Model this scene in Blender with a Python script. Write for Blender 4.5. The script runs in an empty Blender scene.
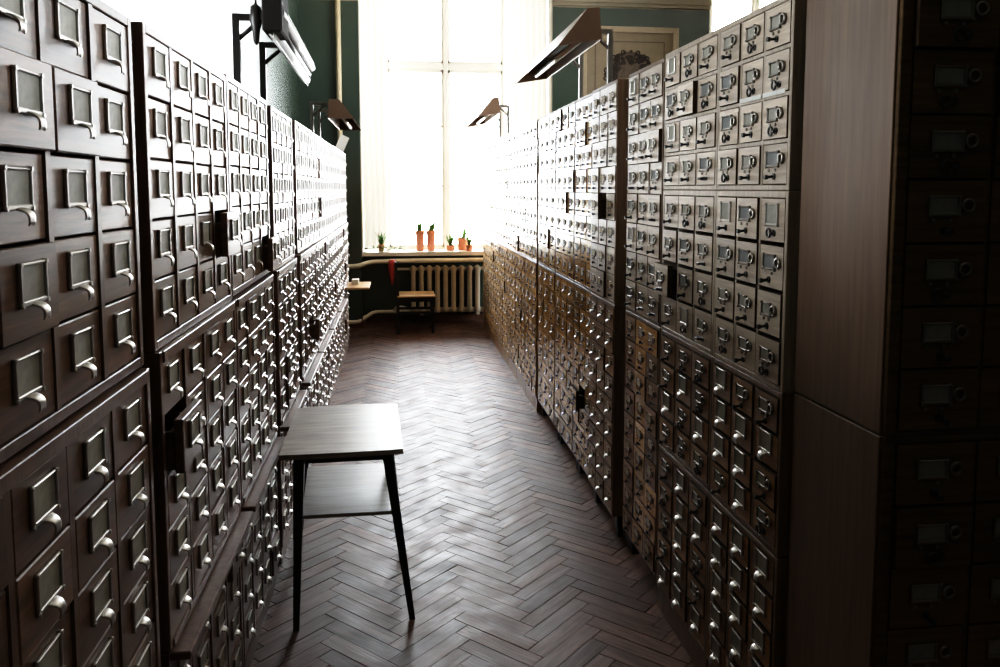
import bpy, bmesh, math, random
from mathutils import Vector, Matrix
random.seed(7)
PI = math.pi
sc = bpy.context.scene
COL = sc.collection

# ------------------------------------------------------------------ helpers
class MB:
    """collects shapes, links them as one mesh object"""
    def __init__(s): s.bm = bmesh.new()
    def box(s, x0, x1, y0, y1, z0, z1, m=0, bev=0.0, M=None):
        b = bmesh.new()
        vs = [b.verts.new((x, y, z)) for x in (x0, x1) for y in (y0, y1) for z in (z0, z1)]
        for f in ((0,1,3,2),(4,6,7,5),(0,4,5,1),(2,3,7,6),(0,2,6,4),(1,5,7,3)):
            b.faces.new([vs[i] for i in f])
        if bev > 0:
            bmesh.ops.bevel(b, geom=b.edges[:], offset=bev, segments=1, affect='EDGES')
        s._merge(b, m, M)
    def _merge(s, b, m, M=None, smooth=False):
        if M is not None: bmesh.ops.transform(b, matrix=M, verts=b.verts[:])
        mp = {}
        for v in b.verts: mp[v] = s.bm.verts.new(v.co)
        for f in b.faces:
            try:
                g = s.bm.faces.new([mp[v] for v in f.verts])
                g.material_index = m; g.smooth = smooth or f.smooth
            except ValueError: pass
        b.free()
    def poly(s, pts, m=0, smooth=False):
        f = s.bm.faces.new([s.bm.verts.new(p) for p in pts]); f.material_index = m; f.smooth = smooth
    def tube(s, pts, r, m=0, n=10, cap=True, r1=None):
        pts = [Vector(p) for p in pts]; rings = []
        N = len(pts)
        for i, p in enumerate(pts):
            if i == 0: d = pts[1]-p
            elif i == N-1: d = p-pts[i-1]
            else: d = (pts[i+1]-p).normalized()+(p-pts[i-1]).normalized()
            d.normalize()
            a = Vector((0,0,1)) if abs(d.z) < .9 else Vector((1,0,0))
            u = d.cross(a).normalized(); w = d.cross(u).normalized()
            rr = r if r1 is None else r+(r1-r)*i/(N-1)
            rings.append([s.bm.verts.new(p+u*rr*math.cos(2*PI*k/n)+w*rr*math.sin(2*PI*k/n)) for k in range(n)])
        for i in range(N-1):
            for k in range(n):
                f = s.bm.faces.new((rings[i][k], rings[i][(k+1)%n], rings[i+1][(k+1)%n], rings[i+1][k]))
                f.material_index = m; f.smooth = True
        if cap:
            for q in (rings[0], rings[-1]):
                f = s.bm.faces.new(q); f.material_index = m
    def bar(s, p, q, wx, wy, m=0, wx1=None, wy1=None):
        """tapered square bar between two points, section axes world x / y"""
        wx1 = wx if wx1 is None else wx1; wy1 = wy if wy1 is None else wy1
        a = [s.bm.verts.new((p[0]+i*wx/2, p[1]+j*wy/2, p[2])) for i, j in ((-1,-1),(1,-1),(1,1),(-1,1))]
        b = [s.bm.verts.new((q[0]+i*wx1/2, q[1]+j*wy1/2, q[2])) for i, j in ((-1,-1),(1,-1),(1,1),(-1,1))]
        fs = [a[::-1], b]+[[a[k], a[(k+1)%4], b[(k+1)%4], b[k]] for k in range(4)]
        for f in fs: s.bm.faces.new(f).material_index = m
    def lathe(s, prof, c=(0,0,0), n=16, m=0, sx=1.0, sy=1.0):
        rings = [[s.bm.verts.new((c[0]+r*sx*math.cos(2*PI*k/n), c[1]+r*sy*math.sin(2*PI*k/n), c[2]+z)) for k in range(n)] for r, z in prof]
        for i in range(len(prof)-1):
            for k in range(n):
                f = s.bm.faces.new((rings[i][k], rings[i][(k+1)%n], rings[i+1][(k+1)%n], rings[i+1][k])); f.smooth = True; f.material_index = m
        for q in (rings[0][::-1], rings[-1]):
            f = s.bm.faces.new(q); f.material_index = m
    def torus(s, c, R, r, axis='y', n=14, k=6, m=0):
        rings = []
        for i in range(n):
            t = 2*PI*i/n; ring = []
            for j in range(k):
                q = 2*PI*j/k
                a = (R+r*math.cos(q))*math.cos(t); b = (R+r*math.cos(q))*math.sin(t); h = r*math.sin(q)
                v = (a, h, b) if axis == 'y' else ((a, b, h) if axis == 'z' else (h, a, b))
                ring.append(s.bm.verts.new((c[0]+v[0], c[1]+v[1], c[2]+v[2])))
            rings.append(ring)
        for i in range(n):
            for j in range(k):
                f = s.bm.faces.new((rings[i][j], rings[(i+1)%n][j], rings[(i+1)%n][(j+1)%k], rings[i][(j+1)%k])); f.smooth = True; f.material_index = m
    def mesh(s, name, mats):
        bmesh.ops.recalc_face_normals(s.bm, faces=s.bm.faces[:])
        me = bpy.data.meshes.new(name); s.bm.to_mesh(me); s.bm.free()
        for m in (mats if isinstance(mats, (list, tuple)) else [mats]): me.materials.append(m)
        return me
    def build(s, name, mats, parent=None, loc=None):
        return link(name, s.mesh(name, mats), parent, loc)

def link(name, me, parent=None, loc=None):
    o = bpy.data.objects.new(name, me); COL.objects.link(o)
    if parent is not None: o.parent = parent
    if loc is not None: o.location = loc
    return o
def tag(o, label=None, cat=None, group=None, kind=None):
    if label: o['label'] = label
    if cat: o['category'] = cat
    if group: o['group'] = group
    if kind: o['kind'] = kind
    return o
def thing(name, label, cat, loc=(0,0,0), rz=0.0, group=None):
    o = bpy.data.objects.new(name, None); COL.objects.link(o)
    o.location = loc; o.rotation_euler = (0, 0, rz); o.empty_display_size = .05
    return tag(o, label, cat, group)

# ------------------------------------------------------------------ materials
def new_mat(name):
    m = bpy.data.materials.new(name); m.use_nodes = True
    nt = m.node_tree; b = nt.nodes['Principled BSDF']
    return m, nt, b
def plain(name, c, rough=.5, metal=0.0, spec=.5, noise=.0, nscale=20, bump=0.0, coat=0.0):
    m, nt, b = new_mat(name)
    b.inputs['Base Color'].default_value = (*c, 1); b.inputs['Roughness'].default_value = rough
    b.inputs['Metallic'].default_value = metal; b.inputs['Specular IOR Level'].default_value = spec
    b.inputs['Coat Weight'].default_value = coat
    if noise or bump:
        tc = nt.nodes.new('ShaderNodeTexCoord'); n = nt.nodes.new('ShaderNodeTexNoise')
        n.inputs['Scale'].default_value = nscale; n.inputs['Detail'].default_value = 5
        nt.links.new(tc.outputs['Object'], n.inputs['Vector'])
        if noise:
            r = nt.nodes.new('ShaderNodeValToRGB')
            r.color_ramp.elements[0].color = (*[max(0, v*(1-noise)) for v in c], 1)
            r.color_ramp.elements[1].color = (*[min(1, v*(1+noise)) for v in c], 1)
            r.color_ramp.elements[0].position = .3; r.color_ramp.elements[1].position = .7
            nt.links.new(n.outputs['Fac'], r.inputs['Fac']); nt.links.new(r.outputs['Color'], b.inputs['Base Color'])
        if bump:
            bp = nt.nodes.new('ShaderNodeBump'); bp.inputs['Strength'].default_value = bump; bp.inputs['Distance'].default_value = .01
            nt.links.new(n.outputs['Fac'], bp.inputs['Height']); nt.links.new(bp.outputs['Normal'], b.inputs['Normal'])
    return m
def wood(name, dark, light, rough=.35, axis=0, var=.35, coat=.0, bump=.12, stretch=14.0, spec=.5):
    """varnished wood, grain along object axis; every object takes its own offset and tone"""
    m, nt, b = new_mat(name); N = nt.nodes.new; L = nt.links.new
    tc = N('ShaderNodeTexCoord'); oi = N('ShaderNodeObjectInfo')
    mp = N('ShaderNodeMapping'); s = [55.0]*3; s[axis] = 55.0/stretch; mp.inputs['Scale'].default_value = s
    mul = N('ShaderNodeMath'); mul.operation = 'MULTIPLY'; mul.inputs[1].default_value = 37.0
    L(oi.outputs['Random'], mul.inputs[0])
    cb = N('ShaderNodeCombineXYZ')
    for k in range(3): L(mul.outputs[0], cb.inputs[k])
    L(cb.outputs[0], mp.inputs['Location']); L(tc.outputs['Object'], mp.inputs['Vector'])
    n1 = N('ShaderNodeTexNoise'); n1.inputs['Scale'].default_value = 1.0; n1.inputs['Detail'].default_value = 6; n1.inputs['Roughness'].default_value = .65
    n1.inputs['Distortion'].default_value = .6
    L(mp.outputs[0], n1.inputs['Vector'])
    r = N('ShaderNodeValToRGB'); r.color_ramp.elements[0].color = (*dark, 1); r.color_ramp.elements[1].color = (*light, 1)
    r.color_ramp.elements[0].position = .32; r.color_ramp.elements[1].position = .7
    L(n1.outputs['Fac'], r.inputs['Fac'])
    hs = N('ShaderNodeHueSaturation'); mr = N('ShaderNodeMapRange')
    mr.inputs['To Min'].default_value = 1-var; mr.inputs['To Max'].default_value = 1+var
    L(oi.outputs['Random'], mr.inputs['Value']); L(mr.outputs[0], hs.inputs['Value']); L(r.outputs['Color'], hs.inputs['Color'])
    L(hs.outputs['Color'], b.inputs['Base Color'])
    rr = N('ShaderNodeMapRange'); rr.inputs['To Min'].default_value = rough*.8; rr.inputs['To Max'].default_value = rough*1.25
    L(n1.outputs['Fac'], rr.inputs['Value']); L(rr.outputs[0], b.inputs['Roughness'])
    bp = N('ShaderNodeBump'); bp.inputs['Strength'].default_value = bump; bp.inputs['Distance'].default_value = .004
    L(n1.outputs['Fac'], bp.inputs['Height']); L(bp.outputs['Normal'], b.inputs['Normal'])
    b.inputs['Coat Weight'].default_value = coat; b.inputs['Coat Roughness'].default_value = .12
    b.inputs['Specular IOR Level'].default_value = spec
    return m

M = {}
M['walnut'] = wood('walnut_drawer', (.080,.043,.026), (.225,.128,.080), .34, 0, .25, bump=.08)
M['walnut_case'] = wood('walnut_case', (.085,.048,.032), (.20,.118,.08), .36, 2, .12, bump=.08)
M['oak'] = wood('oak_drawer', (.46,.24,.080), (.82,.50,.21), .20, 0, .28, bump=.03)
M['oak_case'] = wood('oak_case', (.24,.13,.058), (.46,.26,.12), .30, 2, .2)
M['oak_grey'] = wood('grey_oak_drawer', (.34,.27,.205), (.62,.52,.41), .38, 0, .16, bump=.05)  # paler, greyer oak for the upper sections of the near stacks
M['oak_grey_case'] = wood('grey_oak_case', (.28,.22,.165), (.52,.43,.33), .40, 2, .1, bump=.05)
M['oak_light'] = wood('pale_oak_drawer', (.62,.34,.135), (.92,.62,.30), .20, 0, .20, bump=.03)
M['oak_dark'] = wood('oak_dark_drawer', (.17,.088,.038), (.41,.235,.105), .40, 0, .28, bump=.07)
M['oak_dark_case'] = wood('oak_dark_case', (.12,.072,.042), (.26,.16,.095), .46, 2, .15)
M['panel'] = wood('side_panel_veneer', (.105,.060,.034), (.180,.112,.068), .36, 2, .04, bump=.04, stretch=22)
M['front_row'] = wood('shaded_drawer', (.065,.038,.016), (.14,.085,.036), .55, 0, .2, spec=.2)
M['black_wood'] = wood('black_stained_wood', (0.006,0.005,0.005), (0.016,0.012,0.010), .45, 2, .1)
M['stool_top'] = wood('stool_top_wood', (.11,.085,.068), (.34,.28,.225), .36, 0, .1, bump=.10)
M['seat_wood'] = wood('pale_seat_wood', (.50,.30,.15), (.75,.52,.30), .30, 0, .1)
M['edge_shade'] = plain('gap_shade_drawer_edge', (.050,.030,.017), .9, spec=.1, noise=.2, nscale=40)
M['bronze_dark'] = plain('dark_bronze_holder', (.13,.10,.07), .45, 1.0)
M['card_tan'] = plain('yellowed_card', (.42,.33,.20), .7, noise=.12, nscale=60)
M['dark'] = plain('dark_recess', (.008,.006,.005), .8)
M['nickel'] = plain('nickel_hardware', (.44,.42,.39), .38, 1.0)
M['steel_dark'] = plain('tarnished_holder', (.19,.175,.15), .38, 1.0)
M['card'] = plain('label_card', (.34,.33,.28), .6, noise=.15, nscale=60)
M['card_dim'] = plain('dim_card', (.20,.205,.20), .6, noise=.1, nscale=60)
M['card_white'] = plain('white_card', (.72,.72,.68), .6, noise=.06, nscale=40)
M['black_metal'] = plain('black_pull', (.010,.010,.010), .45)
M['green'] = None
M['white_paint'] = plain('white_window_paint', (.80,.78,.72), .4, noise=.04, nscale=8)
M['radiator'] = plain('cream_radiator_paint', (.68,.60,.47), .38, noise=.06, nscale=25)
M['pipe_cream'] = plain('cream_pipe_paint', (.62,.52,.36), .4, noise=.08, nscale=14)
M['pipe_white'] = plain('white_pipe_paint', (.74,.70,.60), .4, noise=.05, nscale=14)
M['bronze'] = plain('brown_lamp_enamel', (.17,.105,.07), .38, noise=.12, nscale=9)
M['lamp_dark'] = plain('dark_lamp_metal', (.018,.016,.015), .4)
M['lamp_post'] = plain('lamp_post_metal', (.22,.21,.19), .35, .6)
M['soot'] = plain('matte_black_box', (.016,.013,.012), .85, spec=.15)
M['lamp_white'] = plain('white_lamp_reflector', (.85,.85,.83), .35)
M['tube'] = plain('fluorescent_tube', (.88,.88,.86), .2)
M['terracotta'] = plain('terracotta', (.78,.30,.17), .7, noise=.12, nscale=30)
M['soil'] = plain('soil', (.03,.02,.012), .9)
M['leaf'] = plain('plant_leaf', (.10,.26,.05), .5, noise=.25, nscale=30)
M['red_cloth'] = plain('red_cloth', (.50,.06,.045), .9, noise=.2, nscale=60)
M['cream_frame'] = plain('cream_picture_frame', (.34,.27,.18), .45, noise=.08, nscale=15)
M['mount'] = plain('beige_mount_paper', (.22,.175,.115), .7, noise=.07, nscale=10)
M['ink'] = plain('brown_drawing_ink', (.035,.025,.02), .8, noise=.3, nscale=50)
M['ink_mid'] = plain('brown_wash', (.10,.075,.055), .8, noise=.3, nscale=40)
M['skin_wash'] = plain('pale_drawn_face', (.36,.29,.20), .8, noise=.1, nscale=30)
M['cream_wall'] = plain('cream_plaster', (.27,.23,.165), .6, noise=.06, nscale=6)
M['ceiling'] = plain('ceiling_plaster', (.64,.61,.56), .8, noise=.03, nscale=5)
M['baseboard'] = plain('brown_baseboard', (.10,.045,.028), .45, noise=.15, nscale=12)
M['stone'] = plain('white_sill_paint', (.80,.79,.75), .35, noise=.05, nscale=12)

def wall_mat():
    m, nt, b = new_mat('green_oil_paint_wall'); N = nt.nodes.new; L = nt.links.new
    tc = N('ShaderNodeTexCoord'); sx = N('ShaderNodeSeparateXYZ'); L(tc.outputs['Object'], sx.inputs[0])
    n = N('ShaderNodeTexNoise'); n.inputs['Scale'].default_value = 3.0; n.inputs['Detail'].default_value = 6
    L(tc.outputs['Object'], n.inputs['Vector'])
    g = N('ShaderNodeValToRGB'); g.color_ramp.elements[0].color = (.034,.051,.040,1); g.color_ramp.elements[1].color = (.049,.070,.056,1)
    L(n.outputs['Fac'], g.inputs['Fac'])
    add = N('ShaderNodeMath'); add.operation = 'MULTIPLY_ADD'; add.inputs[1].default_value = .03; L(n.outputs['Fac'], add.inputs[0]); L(sx.outputs['Z'], add.inputs[2])
    gt = N('ShaderNodeMath'); gt.operation = 'GREATER_THAN'; gt.inputs[1].default_value = 3.80; L(add.outputs[0], gt.inputs[0])
    mx = N('ShaderNodeMix'); mx.data_type = 'RGBA'; L(gt.outputs[0], mx.inputs['Factor']); L(g.outputs['Color'], mx.inputs['A'])
    mx.inputs['B'].default_value = (.27,.23,.165,1); L(mx.outputs['Result'], b.inputs['Base Color'])
    b.inputs['Roughness'].default_value = .27
    bp = N('ShaderNodeBump'); bp.inputs['Strength'].default_value = .15; bp.inputs['Distance'].default_value = .01
    L(n.outputs['Fac'], bp.inputs['Height']); L(bp.outputs['Normal'], b.inputs['Normal'])
    return m
M['green'] = wall_mat()

def floor_mat():
    m, nt, b = new_mat('herringbone_parquet'); N = nt.nodes.new; L = nt.links.new
    a = N('ShaderNodeAttribute'); a.attribute_name = 'gco'
    mp = N('ShaderNodeMapping'); mp.inputs['Scale'].default_value = (6, 90, 1); L(a.outputs['Vector'], mp.inputs['Vector'])
    n = N('ShaderNodeTexNoise'); n.inputs['Scale'].default_value = 1.0; n.inputs['Detail'].default_value = 6; n.inputs['Roughness'].default_value = .6
    L(mp.outputs[0], n.inputs['Vector'])
    r = N('ShaderNodeValToRGB'); r.color_ramp.elements[0].color = (.048,.026,.019,1); r.color_ramp.elements[1].color = (.165,.090,.066,1)
    r.color_ramp.elements[0].position = .3; r.color_ramp.elements[1].position = .72
    L(n.outputs['Fac'], r.inputs['Fac'])
    sp = N('ShaderNodeSeparateXYZ'); L(a.outputs['Vector'], sp.inputs[0])
    mr = N('ShaderNodeMapRange'); mr.inputs['From Max'].default_value = 50; mr.inputs['To Min'].default_value = .6; mr.inputs['To Max'].default_value = 1.45
    L(sp.outputs['Z'], mr.inputs['Value'])
    hs = N('ShaderNodeHueSaturation'); L(mr.outputs[0], hs.inputs['Value']); L(r.outputs['Color'], hs.inputs['Color']); L(hs.outputs['Color'], b.inputs['Base Color'])
    tc = N('ShaderNodeTexCoord'); n2 = N('ShaderNodeTexNoise'); n2.inputs['Scale'].default_value = 7; n2.inputs['Detail'].default_value = 8; n2.inputs['Roughness'].default_value = .7
    L(tc.outputs['Object'], n2.inputs['Vector'])
    r2 = N('ShaderNodeMapRange'); r2.inputs['From Min'].default_value = .3; r2.inputs['From Max'].default_value = .7; r2.inputs['To Min'].default_value = .34; r2.inputs['To Max'].default_value = .6; b.inputs['Specular IOR Level'].default_value = .24
    L(n2.outputs['Fac'], r2.inputs['Value']); L(r2.outputs[0], b.inputs['Roughness'])
    ad = N('ShaderNodeMath'); L(n.outputs['Fac'], ad.inputs[0]); L(n2.outputs['Fac'], ad.inputs[1])
    bp = N('ShaderNodeBump'); bp.inputs['Strength'].default_value = .35; bp.inputs['Distance'].default_value = .004
    L(ad.outputs[0], bp.inputs['Height']); L(bp.outputs['Normal'], b.inputs['Normal'])
    return m
M['floor'] = floor_mat()

def glass_mat():
    m, nt, b = new_mat('window_glass'); nt.nodes.remove(b); N = nt.nodes.new; L = nt.links.new
    t = N('ShaderNodeBsdfTransparent'); g = N('ShaderNodeBsdfGlossy'); g.inputs['Roughness'].default_value = .03
    f = N('ShaderNodeFresnel'); f.inputs['IOR'].default_value = 1.3; x = N('ShaderNodeMixShader')
    L(f.outputs[0], x.inputs[0]); L(t.outputs[0], x.inputs[1]); L(g.outputs[0], x.inputs[2])
    L(x.outputs[0], nt.nodes['Material Output'].inputs['Surface']); return m
M['glass'] = glass_mat()
def frame_mat():  # translucent share adds a glow imitating window glare on frame and sill
    m, nt, b = new_mat('white_frame_paint_added_glow'); N = nt.nodes.new; L = nt.links.new
    t = N('ShaderNodeBsdfTranslucent'); t.inputs['Color'].default_value = (.95,.90,.80,1); x = N('ShaderNodeMixShader'); x.inputs[0].default_value = .19
    b.inputs['Base Color'].default_value = (.84,.81,.74,1); b.inputs['Roughness'].default_value = .4
    L(b.outputs[0], x.inputs[1]); L(t.outputs[0], x.inputs[2]); L(x.outputs[0], nt.nodes['Material Output'].inputs['Surface']); return m
M['frame_paint'] = frame_mat()
def curtain_mat():
    m, nt, b = new_mat('white_curtain_cloth'); nt.nodes.remove(b); N = nt.nodes.new; L = nt.links.new
    d = N('ShaderNodeBsdfDiffuse'); t = N('ShaderNodeBsdfTranslucent'); x = N('ShaderNodeMixShader')
    d.inputs['Color'].default_value = (.92,.90,.84,1); t.inputs['Color'].default_value = (.95,.92,.84,1); x.inputs[0].default_value = .075
    L(d.outputs[0], x.inputs[1]); L(t.outputs[0], x.inputs[2]); L(x.outputs[0], nt.nodes['Material Output'].inputs['Surface']); return m
M['curtain'] = curtain_mat()

# ------------------------------------------------------------------ the setting
XL, XR, YN, YP, YW, ZC = -1.10, 5.60, -2.5, 9.60, 10.0, 4.40
def structure(name, mb, mats):
    return tag(mb.build(name, mats), kind='structure')

def build_floor():
    w, n = .070, 5
    s2 = math.sqrt(.5); U = Vector((s2, s2)); V = Vector((-s2, s2))
    verts, faces, gco, midx = [], [], [], []
    R = int((max(XR, 10.4)+4)/w)
    rnd = random.Random(3)
    def plank(u0, u1, v0, v1, horiz):
        c = U*((u0+u1)/2)+V*((v0+v1)/2)
        if not (XL-.2 < c.x < XR+.2 and YN-.2 < c.y < YW+.25): return
        near = -.9 < c.x < 1.7 and c.y > 0
        g = rnd.uniform(.0008, .0024)
        dz = [rnd.uniform(-.0007, .0007) for _ in range(4)]; base = rnd.uniform(-.0014, .0004)
        k = len(verts); rn = rnd.uniform(0, 50)
        P = [(u0+g, v0+g), (u1-g, v0+g), (u1-g, v1-g), (u0+g, v1-g)]
        if not near: dz = [0]*4
        for z in (0, 1):
            for i, (a, b) in enumerate(P):
                q = U*a+V*b
                verts.append((q.x, q.y, (base+dz[i]) if z == 0 else -.012))
        loc = [((a-u0), (b-v0)) if horiz else ((b-v0), (a-u0)) for a, b in P]
        fl = [(0,1,2,3),(0,4,5,1),(1,5,6,2),(2,6,7,3),(3,7,4,0)]
        for f in fl:
            faces.append(tuple(k+i for i in f)); midx.append(0)
            for i in f: gco.append((loc[i%4][0]+rn, loc[i%4][1]+rn*1.7, rn))
    for a in range(-R, R):
        for b in range(-R, R):
            t = (a-b) % (2*n)
            if t == 0: plank(a*w, (a+n)*w, b*w, (b+1)*w, True)
            elif t == n: plank(a*w, (a+1)*w, (b-n+1)*w, (b+1)*w, False)
    k = len(verts)
    verts += [(XL-.3, YN-.3, -.006), (XR+.3, YN-.3, -.006), (XR+.3, YW+.3, -.006), (XL-.3, YW+.3, -.006)]
    faces.append((k, k+1, k+2, k+3)); midx.append(1); gco += [(0,0,0)]*4
    me = bpy.data.meshes.new('floor'); me.from_pydata(verts, [], faces)
    at = me.attributes.new('gco', 'FLOAT_VECTOR', 'CORNER')
    at.data.foreach_set('vector', [c for v in gco for c in v])
    me.polygons.foreach_set('material_index', midx)
    me.materials.append(M['floor']); me.materials.append(M['dark'])
    tag(link('floor', me), kind='structure')
build_floor()

W1 = (-.42, 1.85); W2 = (3.78, 5.45); ZS, ZH = .84, 4.22      # window niches, sill, head
HI = (1.66, 2.84, 2.10, 2.46)                              # unseen strip window added high in the left wall to light the near right cabinets
b = MB(); b.box(XL-.25, XL, YN, HI[0], -.05, ZC); b.box(XL-.25, XL, HI[1], YW+.5, -.05, ZC)
b.box(XL-.25, XL, HI[0], HI[1], -.05, HI[2]); b.box(XL-.25, XL, HI[0], HI[1], HI[3], ZC); structure('wall_left', b, M['green'])
b = MB(); xx = XL-.14
for y in (HI[0], (HI[0]+HI[1])/2-.015, HI[1]-.03): b.box(xx, xx+.05, y, y+.03, HI[2], HI[3], bev=.003)
for z in (HI[2], HI[3]-.03): b.box(xx, xx+.05, HI[0]+.03, HI[1]-.03, z, z+.03, bev=.003)
o_hi = structure('window_5', b, M['white_paint'])
g = MB(); g.box(xx+.02, xx+.024, HI[0]+.02, HI[1]-.02, HI[2]+.02, HI[3]-.02); g.build('glass', M['glass'], o_hi)
ADDED_SIDE_W = ((2.9, 4.9), (5.4, 6.9))                          # unseen tall windows added in the right wall for light on the left row
b = MB(); b.box(XR, XR+.25, YN, YW+.5, -.05, .9); b.box(XR, XR+.25, YN, YW+.5, 4.25, ZC)
for ya, yb in ((YN, ADDED_SIDE_W[0][0]), (ADDED_SIDE_W[0][1], ADDED_SIDE_W[1][0]), (ADDED_SIDE_W[1][1], YW+.5)): b.box(XR, XR+.25, ya, yb, .9, 4.25)
structure('wall_right', b, M['green'])
for k, (ya, yb) in enumerate(ADDED_SIDE_W):
    b = MB(); xx = XR+.10
    for y in (ya, (ya+yb)/2-.03, yb-.06): b.box(xx, xx+.07, y, y+.06, .9, 4.25, bev=.005)
    for z in (.9, 3.05, 4.17): b.box(xx, xx+.07, ya+.06, yb-.06, z, z+.08, bev=.005)
    o = structure('window_%d' % (k+3), b, M['white_paint'])
    g = MB(); g.box(xx+.03, xx+.034, ya+.03, yb-.03, .94, 4.2); g.build('glass', M['glass'], o)
    g = MB(); g.box(XR-.12, xx, ya, yb, .86, .90, bev=.006); g.build('window_sill', M['stone'], o)
b = MB(); b.box(XL-.25, XR+.25, YN-.25, YN, -.05, ZC); structure('wall_near', b, M['green'])
b = MB(); b.box(XL-.25, XR+.25, YN-.25, YW+.5, ZC, ZC+.2); structure('ceiling', b, M['ceiling'])
b = MB()
b.box(XL, W1[0], YP, YW+.4, -.05, ZC); b.box(W1[1], W2[0], YP, YW+.4, -.05, ZC); b.box(W2[1], XR, YP, YW+.4, -.05, ZC)
for a in (W1, W2):
    b.box(a[0], a[1], YW, YW+.4, -.05, ZS); b.box(a[0], a[1], YP, YW+.4, ZH, ZC)
structure('wall_far', b, M['green'])
b = MB()
for x0, x1 in ((W1[1]+.005, W2[0]-.005), (W2[1], XR)):
    b.box(x0, x1, YP-.03, YP, 3.80, 3.84); b.box(x0, x1, YP-.055, YP, 3.84, 3.90)
structure('trim_1', b, M['cream_wall'])
b = MB(); b.box(XL, XL+.02, YN, YP, 0, .10); structure('baseboard_left', b, M['baseboard'])
b = MB()
b.box(XL+.02, W1[0]+.015, YP-.018, YP, 0, .085); b.box(W1[0], W1[0]+.018, YP, YW, 0, .085); b.box(W1[0], W1[1], YW-.018, YW, 0, .085)
b.box(W1[1]-.018, W1[1], YP, YW, 0, .085); b.box(W1[1]-.015, W2[0], YP-.018, YP, 0, .085)
structure('baseboard_far', b, M['baseboard'])

def window(idx, a, panes_from, panes_to):
    yw = YW+.12
    f = MB()
    x0, x1 = panes_from, panes_to; xm = (x0+x1)/2
    # wide painted side boards and reveal lining
    for xa, xb in ((a[0], x0-.06), (x1+.06, a[1])):
        f.box(xa, xb, yw, yw+.06, ZS, ZS+.07); f.box(xa, xb, yw, yw+.06, ZH-.06, ZH)
    f.box(a[0], a[0]+.05, yw, yw+.06, ZS, ZH); f.box(a[1]-.05, a[1], yw, yw+.06, ZS, ZH)
    f.box(a[0], a[0]+.012, YP+.01, yw, ZS, ZH); f.box(a[1]-.012, a[1], YP+.01, yw, ZS, ZH)
    f.box(x0-.06, x0, yw-.02, yw+.08, ZS, ZH, bev=.006); f.box(x1, x1+.06, yw-.02, yw+.08, ZS, ZH, bev=.006)
    f.box(xm-.026, xm+.026, yw-.02, yw+.08, ZS, ZH, bev=.006)
    for z, h in ((ZS, .07), (3.10, .075), (ZH-.08, .08)): f.box(x0, x1, yw-.015, yw+.075, z, z+h, bev=.006)
    for z in (1.66, 2.40): f.box(x0, x1, yw+.01, yw+.05, z, z+.03)
    for xa, xb in ((x0, xm-.026), (xm+.026, x1)):
        for (z0, z1) in ((ZS+.07, 3.10), (3.175, ZH-.08)):
            f.box(xa, xa+.026, yw, yw+.06, z0, z1); f.box(xb-.026, xb, yw, yw+.06, z0, z1)
            f.box(xa, xb, yw, yw+.06, z0, z0+.035); f.box(xa, xb, yw, yw+.06, z1-.035, z1)
    o = structure('window_%d' % idx, f, M['frame_paint'])
    g = MB()
    for xa, xb in ((a[0], x0-.05), (x0, xm), (xm, x1), (x1+.05, a[1])): g.box(xa+.03, xb-.03, yw+.028, yw+.032, ZS+.07, ZH-.08)
    g.build('glass', M['glass'], o)
    s = MB(); s.box(a[0]-.0, a[1]+.0, YP+.06, yw, ZS, ZS+.05, bev=.008); s.build('window_sill', M['frame_paint'], o)
    return o
window(1, W1, -.10, 1.32); window(2, W2, 4.0, 5.2)

def curtain(x0, x1, folds, label, seed):
    rnd = random.Random(seed); nx, nz = folds*8, 14
    me = bmesh.new(); grid = []
    ph = rnd.uniform(0, 6)
    for j in range(nz+1):
        z = .93+(4.16-.93)*j/nz; row = []
        for i in range(nx+1):
            t = i/nx; amp = .030*(1.0-.35*j/nz)
            row.append(me.verts.new((x0+(x1-x0)*t, 9.86+amp*math.sin(t*folds*2*PI+ph)+.012*math.sin(t*7+z*1.7), z)))
        grid.append(row)
    for j in range(nz):
        for i in range(nx): me.faces.new((grid[j][i], grid[j][i+1], grid[j+1][i+1], grid[j+1][i])).smooth = True
    mesh = bpy.data.meshes.new('curtain'); me.to_mesh(mesh); me.free(); mesh.materials.append(M['curtain'])
    tag(link('curtain', mesh), label, 'curtain', 'white curtains at the far window')
curtain(-.405, -.12, 4, 'narrow white curtain hanging at left side of the far window', 1)
curtain(1.40, 1.83, 6, 'wider white curtain hanging at right side of the far window', 2)
b = MB(); b.tube([(-.41, 9.86, 4.18), (1.84, 9.86, 4.18)], .012); o = b.build('curtain_rod', M['white_paint'])
tag(o, 'white curtain rod across the top of the far window', 'curtain rod')

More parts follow.
